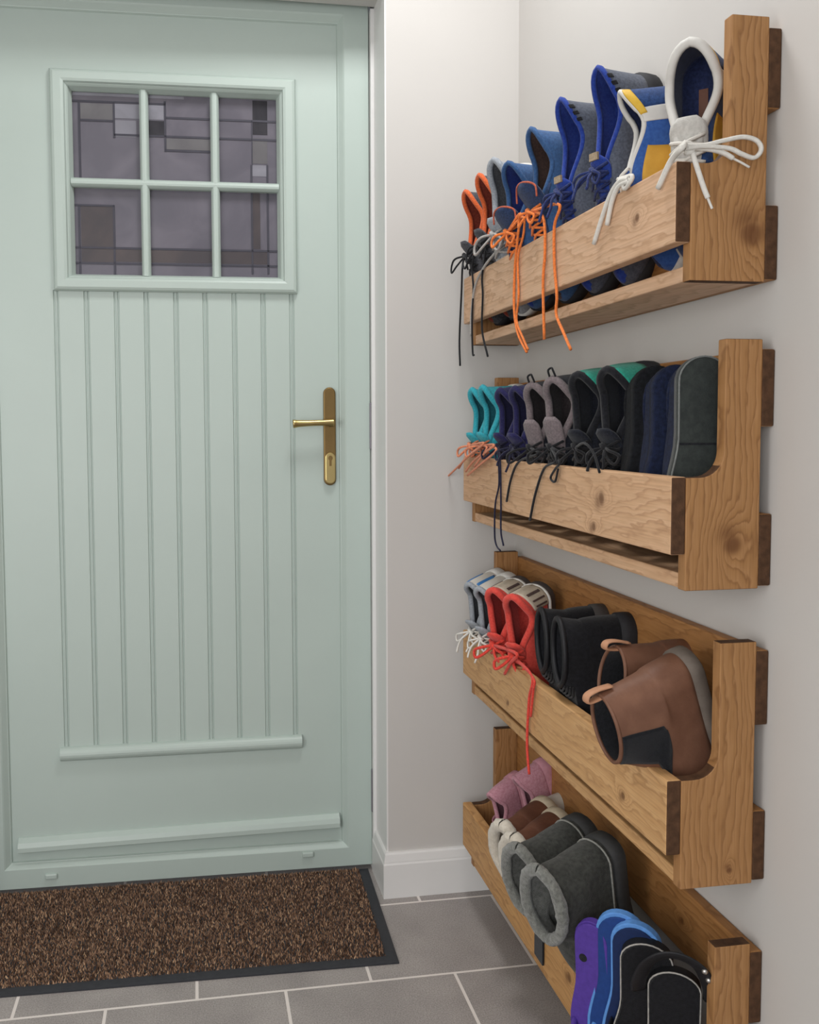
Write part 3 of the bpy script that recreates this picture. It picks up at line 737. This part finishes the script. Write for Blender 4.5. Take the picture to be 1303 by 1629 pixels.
# ---- second rack
teal = fabric('teal', '2f98a8', '3fb0bd', 300); teal2 = fabric('teal_green', '2b8f7c', '37a58f', 300); salmon = fabric('salmon_lace', 'd98a68', None, 300); navy_p = fabric('purple_navy', '25244a', '302e5c', 280); grey_p = fabric('taupe_grey', '6f6668', '85797b', 300); blk_mesh = fabric('black_mesh', '17191f', '242731', 350)
T1 = stand('running_shoe', 'teal running shoe with salmon laces at the far end of the second rack', 'shoe', 'teal running shoes', (-.135, -.105, 1.118), .070, 20, 4, F1, flare=.03)
T2 = stand('running_shoe', 'teal running shoe with salmon laces tucked against the navy pair', 'shoe', 'teal running shoes', (-.135, -.178, 1.120), .070, 20, 4, F1, flare=.03)
for a, tl in ((T1, [hang([(770, 705), (745, 726), (727, 744), (706, 764)], XF-.02, .0022), hang([(775, 712), (752, 735), (741, 750)], XF-.012, .0024), hang([(765, 712), (740, 730), (730, 745)], XF-.016, .0022)]), (T2, [hang([(790, 715), (765, 738), (744, 756)], XF-.012, .0024), hang([(786, 708), (770, 722), (755, 742)], XF-.014, .0024)])):
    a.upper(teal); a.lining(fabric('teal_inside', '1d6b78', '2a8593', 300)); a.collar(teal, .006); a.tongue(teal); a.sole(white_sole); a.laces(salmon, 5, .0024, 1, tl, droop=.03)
N1 = stand('running_shoe', 'purple navy trainer beside the teal pair on the second rack', 'shoe', 'purple navy trainers', (-.125, -.258, 1.118), .076, 24, 4, F1)
N2 = stand('running_shoe', 'purple navy trainer beside the grey lined pair on the second rack', 'shoe', 'purple navy trainers', (-.125, -.342, 1.118), .080, 24, 4, F1)
for a, tl in ((N1, [hang([(793, 728), (794, 770), (788, 802), (787, 850), (790, 868), (796, 876)], r=.0018), hang([(796, 735), (797, 800), (797, 845), (801, 868)], r=.0018)]), (N2, [])):
    a.upper(navy_p); a.lining(navy_p); a.collar(navy_p, .006); a.tongue(navy_p); a.sole(rubber('navy', '22233c')); a.laces(fabric('navy_lace2', '1b1b2e', '27273f', 300), 6, .0022, 1.1, tl, droop=.03)
G1 = stand('running_shoe', 'black trainer with taupe grey collar, farther one of the second rack pair', 'shoe', 'taupe collared trainers', (-.125, -.432, 1.120), .086, 32, 4, F1)
G2 = stand('running_shoe', 'black trainer with taupe grey collar, nearer one, dark laces hanging over the second rack', 'shoe', 'taupe collared trainers', (-.125, -.528, 1.125), .090, 32, 4, F1)
for a, tl in ((G1, [hang([(856, 722), (826, 734), (813, 762), (806, 798)], XF-.006, .0022)]), (G2, [hang([(885, 733), (866, 745), (852, 785), (843, 828)], XF-.006, .0022), hang([(890, 735), (884, 745), (876, 760), (883, 766), (888, 746)], XF-.006, .002)])):
    a.upper(blk_mesh); a.lining(fabric('dark_brown_in', '2f2a2b', '3d3637', 300)); a.collar(grey_p, .0064); a.tongue(grey_p, .27, .016); a.sole(white_sole); a.laces(black_lace, 6, .0023, 1.1, tl, droop=.035)
    a.part('pull_loop', newtube([Vector((.012*a.L, -.006, a.k['zc'])), Vector((-.03*a.L, -.004, a.k['zc']+.006)), Vector((-.045*a.L, 0, a.k['zc']+.002)), Vector((-.03*a.L, .004, a.k['zc']+.004)), Vector((.012*a.L, .006, a.k['zc']))], .0018, 6, 5), black_lace)
K1 = stand('trainer', 'black trainer with teal heel beside the taupe collared pair', 'shoe', 'black trainers with teal heels', (-.118, -.615, 1.128), .092, 26, 4, F1)
K2 = stand('trainer', 'black trainer with teal heel beside the dark slippers', 'shoe', 'black trainers with teal heels', (-.112, -.708, 1.130), .092, 26, 4, F1)
for a, tl in ((K1, [hang([(930, 705), (945, 722), (954, 752)], XF-.006, .002)]), (K2, [])):
    a.upper(blk_mesh); a.lining(blk_mesh); a.collar(black_fab, .006); a.tongue(blk_mesh); a.sole(dark_sole); a.laces(black_lace, 6, .0023, 1, tl, droop=.03); a.patch('heel_panel', teal2, 0, .16, .12, .86, off=.0016)
navy_felt = fabric('navy_felt', '151b2e', '1e2640', 180, .8, .2, .03); black_felt = fabric('black_felt', '101114', '1b1d21', 180, .8, .2, .03); felt_sole = fabric('charcoal_felt_sole', '2c302f', '353a38', 120, .5)
sl = [('black felt slipper on the second rack, pressed against the black trainers', (-.066, -.762, 1.127), black_felt, 'slipper'),
      ('navy felt slipper on the second rack, sandwiched between the other two slippers', (-.067, -.822, 1.124), navy_felt, 'slipper'),
      ('navy slipper with charcoal sole turned to the room, by the post of the second rack', (-.069, -.892, 1.130), navy_felt, 'slipper')]
for i, (lab, hp, mt, nm) in enumerate(sl):
    a = stand('slipper', lab, 'slipper', 'dark felt slippers', hp, .088, -98, 0, F1, ref='sole', zc=.040, za=.036, zt=.046, ze=.044, se=.52, st=.34, ow=.33, og=.27, spring=0, sole=.012)
    a.upper(mt, wob=.001); a.lining(black_felt); a.collar(mt, .005); 
    so = a.sole(felt_sole if i == 2 else mt, .012, 1.05)
    if i == 2:
        pts = []
        for s, sg in a.loop(60):
            b = a.base(s, sg); pts.append(Vector(((b.x-a.L/2)*1.02+a.L/2, b.y*1.045, -.0115)))
        a.part('sole_piping', newtube(pts, .0012, 6, 0, closed=True), fabric('grey_piping', '6b6f6e', '7c807e', 200))
        bm = bmesh.new(); lw = half_w(.42)*a.W*1.02; box(bm, .415*a.L, .425*a.L, -lw, lw, -.0128, -.0115); a.part('sole_seam', bm, black_fab, False)

# ---- third rack
coral = fabric('coral', 'd6483f', 'e2584d', 260); coral_l = fabric('coral_lace', 'dc4a3e', None, 300); white_leather = leather('white', 'c8c4bb', 'd2cec6', .55); grey_in = fabric('mid_grey_in', '55585d', '6c6f74', 300); tread = rubber('white_tread', 'c4b8a6', .7)
W1 = stand('sneaker', 'white sneaker with blue marks on its heel at the far end of the third rack', 'shoe', 'white sneakers with grey lining', (-.146, -.122, .720), .074, 32, 10, F2)
W2 = stand('sneaker', 'white sneaker with grey lining pressed against the coral pair', 'shoe', 'white sneakers with grey lining', (-.146, -.192, .722), .076, 32, 10, F2)
for a in (W1, W2):
    a.upper(white_leather); a.lining(grey_in); a.collar(grey_knit, .0055); a.tongue(grey_knit); a.sole(white_sole, .022); a.laces(white_lace, 5, .0022, .8, droop=.03)
for q in range(2): W1.patch('heel_mark', leather('blue_mark', '3d78b4', '4d88c4'), .02+.06*q, .05+.06*q, .1, .7, off=.002)
R1_ = stand('running_shoe', 'coral running shoe beside the white sneakers on the third rack', 'shoe', 'coral running shoes', (-.142, -.272, .728), .088, 38, 8, F2, flare=.02)
R2_ = stand('running_shoe', 'coral running shoe with red lace hanging down, beside the black boots on the third rack', 'shoe', 'coral running shoes', (-.138, -.370, .732), .090, 38, 8, F2, flare=.02)
for a, tl in ((R1_, [hang([(822, 1040), (812, 1055), (803, 1072)], XF-.006, .0032)]), (R2_, [hang([(846, 1075), (842, 1110), (839, 1160), (839, 1195), (842, 1232)], XF-.006, .0025), hang([(848, 1078), (848, 1100), (844, 1140)], XF-.006, .0025)])):
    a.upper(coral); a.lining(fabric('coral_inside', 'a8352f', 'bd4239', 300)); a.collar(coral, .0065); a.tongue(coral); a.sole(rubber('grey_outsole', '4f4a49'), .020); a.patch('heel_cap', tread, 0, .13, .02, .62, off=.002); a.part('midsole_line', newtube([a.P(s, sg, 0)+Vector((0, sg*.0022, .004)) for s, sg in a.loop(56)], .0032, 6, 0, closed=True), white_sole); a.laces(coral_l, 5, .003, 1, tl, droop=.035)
    for q in range(3): a.patch('heel_line', brown_in, .018+.04*q, .030+.04*q, .12, .5, off=.0032)
blk_leather = leather('black', '131316', '1d1d21', .55); blk_suede = fabric('black_suede', '111114', '1b1b1f', 200, .5)
KB1 = stand('ankle_boot', 'black lace up ankle boot right beside the coral running shoes on the third rack', 'boot', 'black ankle boots', (-.034, -.495, .738), .088, -6, 2, F2, ref='sole', shaft=.092, se=.52, st=.42, ow=.40, og=.34, zt=.078, ze=.076, za=.05, zc=.05)
KB2 = stand('ankle_boot', 'black ankle boot behind the brown boots on the third rack', 'boot', 'black ankle boots', (-.034, -.592, .742), .090, -6, 2, F2, ref='sole', shaft=.100, se=.52, st=.42, ow=.40, og=.34, zt=.085, ze=.082, za=.06, zc=.065)
for a in (KB1, KB2):
    a.upper(blk_suede); a.lining(black_fab); a.collar(blk_leather, .005); a.sole(rubber('grey_welt', '4a4644') if a is KB1 else dark_sole, .02)
    for i in range(4):
        v = 1.05+.24*i; bm = bmesh.new()
        tube(bm, [a.P(.80, 1, v)+Vector((.001, .002, .002)), a.P(.92, 1, v)+Vector((.003, 0, .003)), a.P(1, 1, v)+Vector((.004, 0, .003)), a.P(.92, -1, v)+Vector((.003, 0, .003)), a.P(.80, -1, v)+Vector((.001, -.002, .002))], .0018, 6, 4)
        a.part('lace', bm, black_lace)
    bm = bmesh.new(); p = a.P(.55, -1, 1.45); tube(bm, [p+Vector((-.006, -.003, 0)), p+Vector((.006, -.003, 0))], .003, 8, 0); a.part('buckle', bm, mat('steel', 'b8b6b2', .3, .05, 50, 0, 1))
tan = leather('chestnut', '6a4837', '795542', .55, .1); tan_d = leather('chestnut_welt', '5f564e', '70665d', .75); elastic = fabric('black_elastic', '101216', '1a1c22', 500, .6)
CB = []
for lab, hp, yw, ln in (('chestnut brown pull on ankle boot, farther one, behind its twin on the third rack', at(1098, 1016, y=-.765), 10, -4), ('chestnut pull on boot with black elastic side, nearest the post of the third rack', at(1076, 1036, y=-.868), 8, 18)):
    a = stand('chelsea_boot', lab, 'boot', 'chestnut pull on boots', hp, .088, yw, ln, F2, ref='sole', shaft=.128, se=.52, st=.42, ow=.41, og=.36, zt=.082, ze=.080, za=.055, zc=.055, sh0=.03, sh1=.41, shw=.36, shtilt=.02, L=.255)
    a.upper(tan); a.lining(black_fab); a.collar(tan, .0028); a.sole(tan_d, .014, 1.05)
    a.patch('elastic_gusset', elastic, .44, .84, 0, 0, off=.0016, shape=lambda t: (.74+.35*abs(2*t-1)**5, 1.97), n=12, m=12, label='black elastic side panel')
    pt = lambda y, z, dx: Vector((a.P(0, 1, 2).x+dx, y, a.P(0, 1, 2).z+z))
    bm = bmesh.new(); tube(bm, [pt(0, -.018, -.003), pt(0, .004, -.006), pt(0, .018, -.004), pt(0, .020, .004), pt(0, .004, .006), pt(0, -.016, .004)], .0022, 8, 5, 3.6, ref=(1, 0, 0)); a.part('pull_tab', bm, leather('tab_tan', 'b08062', 'c09070', .6))
    CB.append(a)

# ---- lowest rack
pink = fabric('pink', 'b8808e', 'c896a2', 260); cream = fabric('cream_fleece', 'cfc6b6', 'ddd5c6', 160, 1.0, .1, .4); cocoa = leather('cocoa', '5a3626', '6b4330', .7); fleece = fabric('grey_fleece', '61625d', '80817b', 160, 1.0, .15, .4); grey_suede = fabric('grey_suede', '2f302d', '42433f', 160, .6)
PK = []
for lab, hp, yw in (('pink strapped shoe at the far end of the lowest rack', tuple(at(779, 1262, x=-.130)), 25), ('pink strapped shoe next to the cocoa slippers on the lowest rack', tuple(at(818, 1236, x=-.095)), 15)):
    a = stand('strap_shoe', lab, 'shoe', 'pink strapped shoes', hp, .062, yw, 18, F3, zc=.062, za=.045, zt=.055, ze=.048)
    a.upper(pink); a.lining(fabric('pink_inside', '7d5560', '94666f', 300)); a.collar(pink, .0045); a.tongue(pink); a.sole(rubber('pink_sole', 'b9848f'))
    bm = bmesh.new()
    for s in (.40, .52):
        w = a.W*.36; z = a.throat(s).z+.004; tube(bm, [Vector((s*a.L, -w, z-.034)), Vector((s*a.L, -w*.8, z-.010)), Vector((s*a.L, 0, z)), Vector((s*a.L, w*.8, z-.010)), Vector((s*a.L, w, z-.034))], .0022, 8, 5, 5.0, ref=(0, 0, 1))
    a.part('strap', bm, pink)
WS = stand('sneaker', 'white sneaker with dark stripes half hidden behind the cocoa slippers', 'shoe', None, (-.055, -.315, .325), .080, 10, 8, F3)
WS.upper(white_leather); WS.lining(grey_in); WS.collar(grey_in, .005); WS.tongue(white_leather); WS.sole(white_sole); WS.laces(white_lace, 5, .0022, .8); WS.patch('side_stripe', black_fab, .12, .2, .1, .9, off=.0015)
for lab, hp, g in (('cocoa suede slipper boot with cream fleece collar, nearer the pink shoes', at(862, 1272, y=-.335), 0), ('cocoa suede slipper boot with cream fleece collar, against the grey boots', at(882, 1290, y=-.415), 1)):
    a = stand('slipper_boot', lab, 'slipper', 'cocoa slipper boots', hp, .088, 26, 12, F3, ref='sole', shaft=.105, se=.54, st=.42, ow=.40, og=.34, zt=.075, ze=.074, za=.055, zc=.058, sh1=.5, L=.22)
    a.upper(cocoa); a.lining(cream); c = a.collar(cream, .012, fluff=.0018); a.sole(rubber('cream_sole', 'b9ab94'), .014)
for lab, hp, g in (('grey fleece lined ankle boot, farther one, on the lowest rack', at(914, 1302, y=-.575), 0), ('grey fleece lined ankle boot next to the purple flip flop on the lowest rack', at(952, 1332, y=-.685), 1)):
    a = stand('ankle_boot', lab, 'boot', 'grey fleece boots', hp, .096, 22, 9, F3, ref='sole', shaft=.122, se=.54, st=.42, ow=.42, og=.38, zt=.088, ze=.086, za=.065, zc=.066, sh1=.48, shw=.42, L=.235)
    a.upper(grey_suede, wob=.002); a.lining(fleece); a.collar(fleece, .009, fluff=.0018); a.sole(rubber('boot_welt', '3a3a3a'), .02)
    pts = [a.P(s, sg, .12)+Vector((0, sg*.001, 0)) for s, sg in a.loop(50)]
    a.part('welt_piping', newtube(pts, .0016, 6, 0, closed=True), fabric('pale_piping', '8a8a84', None, 200))
    if g:
        p0 = at(857, 1478, x=XF-.004); bm = bmesh.new()
        box(bm, XF-.0045, XF-.0015, p0.y-.019, p0.y+.019, at(857, 1527, x=XF-.004).z, p0.z+.01)
        for v in bm.verts: v.co = a.Mi @ v.co
        a.part('strap', bm, black_fab, False, label='black strap over the rack front')

def flip_flop(label, heel, W, yaw, lean, L, top_m, side_m, group, th=.017, strap_m=None, hole=False, piping=None, band=None):
    M = frame_matrix(heel, (0, 0, 0), yaw, lean)
    a = Shoe('flip_flop', label, 'flip flop', group, None, L, W, M, spring=.0)
    N = 56
    def plate(name, z0, z1, g, mt, lab=None):
        bm = bmesh.new(); rows = []
        for z, gg in ((z0, g*.985), (z0+.001, g), (z1-.001, g), (z1, g*.985)):
            rows.append([bm.verts.new(Vector(((a.base(s, sg).x-L/2)*(1+(gg-1)*.4)+L/2, a.base(s, sg).y*gg*1.12, z))) for s, sg in a.loop(N)])
        for p, q in zip(rows, rows[1:]):
            for j in range(N): bm.faces.new((p[j], p[(j+1) % N], q[(j+1) % N], q[j]))
        bm.faces.new(rows[0][::-1]); bm.faces.new(rows[-1])
        a.part(name, bm, mt, False, label=lab)
    plate('sole', 0, th*.78, 1.0, side_m); plate('footbed', th*.78, th, .95 if band is None else band, top_m)
    bm = bmesh.new()
    for sg in (-1, 1):
        tube(bm, [Vector((.80*L, 0, th-.002)), Vector((.79*L, sg*.008, th+.014)), Vector((.76*L, sg*.30*W, th+.016)), Vector((.71*L, sg*.40*W, th+.003)), Vector((.70*L, sg*.40*W, th-.004))], .004, 8, 6, 1.5)
    a.part('strap', bm, strap_m or side_m, True)
    if hole:
        bm = bmesh.new(); prism(bm, [Vector((.25*L+.006*math.cos(t), -.012+.006*math.sin(t), th)) for t in [2*PI*k/16 for k in range(16)]], (0, 0, .0006)); a.part('hole', bm, black_fab, False)
    if piping:
        pts = [Vector(((a.base(s, sg).x-L/2)*1.0+L/2, a.base(s, sg).y*1.12, th*.9)) for s, sg in a.loop(N)]
        a.part('edge_piping', newtube(pts, .0011, 6, 0, closed=True), piping)
    return a
purple = rubber('purple', '50388f', .6); lblue = rubber('light_blue', '5b8fd0', .6); dblue = rubber('deep_blue', '1c3c78', .6); blk_r = rubber('black', '15161a', .6); pipe_w = fabric('white_stitch', 'a5a29c', None, 200)
flip_flop('purple flip flop on the lowest rack, between the grey boot and blue pair', at(947, 1460, y=-.776), .066, 42, 4, .225, purple, purple, None, hole=True)
flip_flop('blue flip flop with light blue edge, behind its twin, beside the purple one', at(990, 1446, y=-.803), .086, 52, 3, .250, dblue, lblue, 'blue flip flops', band=.90)
flip_flop('blue flip flop with light blue edge, nearer one, leaning on the black sandals', at(1014, 1463, y=-.828), .086, 52, 3, .245, rubber('night_blue', '14264e', .6), lblue, 'blue flip flops', band=.90)
def sandal(label, heel, W, yaw, lean, L, sling=False):
    a = flip_flop(label, heel, W, yaw, lean, L, blk_suede, blk_r, 'black sandals', th=.02, strap_m=blk_leather, piping=pipe_w)
    a.o.name = 'sandal'; a.o['category'] = 'sandal'
    w = a.W*.54; s = .62; h = .05
    bm = bmesh.new(); tube(bm, [Vector((s*L, -w, .008)), Vector((s*L, -w*1.02, .03)), Vector((s*L, -w*.6, h)), Vector((s*L, 0, h+.006)), Vector((s*L, w*.6, h)), Vector((s*L, w*1.02, .03)), Vector((s*L, w, .008))], .0028, 8, 6, 5.2, ref=(0, 0, 1))
    a.part('strap', bm, blk_leather)
    if sling:
        # heel strap standing up above the footbed
        pth = [Vector((.16*L, -w, .018)), Vector((.05*L, -w*.98, .030)), Vector((-.10*L, -w*.75, .040)), Vector((-.19*L, -w*.3, .044)), Vector((-.20*L, w*.2, .044)), Vector((-.13*L, w*.7, .040)), Vector((.04*L, w*.98, .030)), Vector((.16*L, w, .018))]
        bm = bmesh.new(); tube(bm, pth, .0026, 8, 6, 4.2, ref=(1, .2, 0)); a.part('heel_strap', bm, blk_leather)
        for t in (0.1, .5, .9):
            p = pth[5].lerp(pth[6], t)+Vector((-.004, .004, .004))
            bm = bmesh.new(); bmesh.ops.create_uvsphere(bm, u_segments=10, v_segments=6, radius=.0045); bmesh.ops.translate(bm, verts=bm.verts, vec=p); a.part('stud', bm, mat('steel', 'b8b6b2', .3, .05, 50, 0, 1))
    return a
sandal('black sandal with white stitched edge, leaning on the blue flip flops', at(1030, 1490, y=-.848), .086, 60, 6, .225)
sandal('black sandal with studded heel strap next to the end post of the lowest rack', at(1074, 1535, y=-.878), .084, 60, 4, .205, True)
# ------------------------------------------------------------------ light
def area(name, loc, size, power, col, target, sy=None):
    l = bpy.data.lights.new(name, 'AREA'); l.energy = power; l.color = col; l.size = size
    if sy: l.shape = 'RECTANGLE'; l.size_y = sy
    o = bpy.data.objects.new(name, l); COL.objects.link(o); o.location = loc
    o.rotation_euler = (Vector(target)-Vector(loc)).to_track_quat('-Z', 'Y').to_euler()
    return o
area('ceiling_lamp', (-.36, -.56, 2.42), .34, 12, (1, 1, 1), (-.75, -.6, 0))
area('hall_ceiling_lamp', (-1.2, -2.2, 2.42), .5, 4, (1, .99, .97), (-.9, 0, .9))
area('low_fill', (-1.5, -3.1, 1.1), 1.5, 22, (1, .99, .985), (-.8, 0, .6))  # added low fill behind the viewer, lifts the lower door
area('left_fill', (-2.12, -1.75, 1.0), 1.2, 24, (1, .985, .97), (-.4, -.3, .6))  # added fill from the left to brighten the rack fronts, no window known
w = bpy.data.worlds.new('world'); sc.world = w; w.use_nodes = True
bg = w.node_tree.nodes['Background']; bg.inputs[0].default_value = (.80, .88, 1, 1); bg.inputs[1].default_value = .55
vs = sc.view_settings; vs.view_transform = 'Standard'; vs.look = 'None'; vs.gamma = 1; vs.exposure = -.06; vs.use_curve_mapping = False
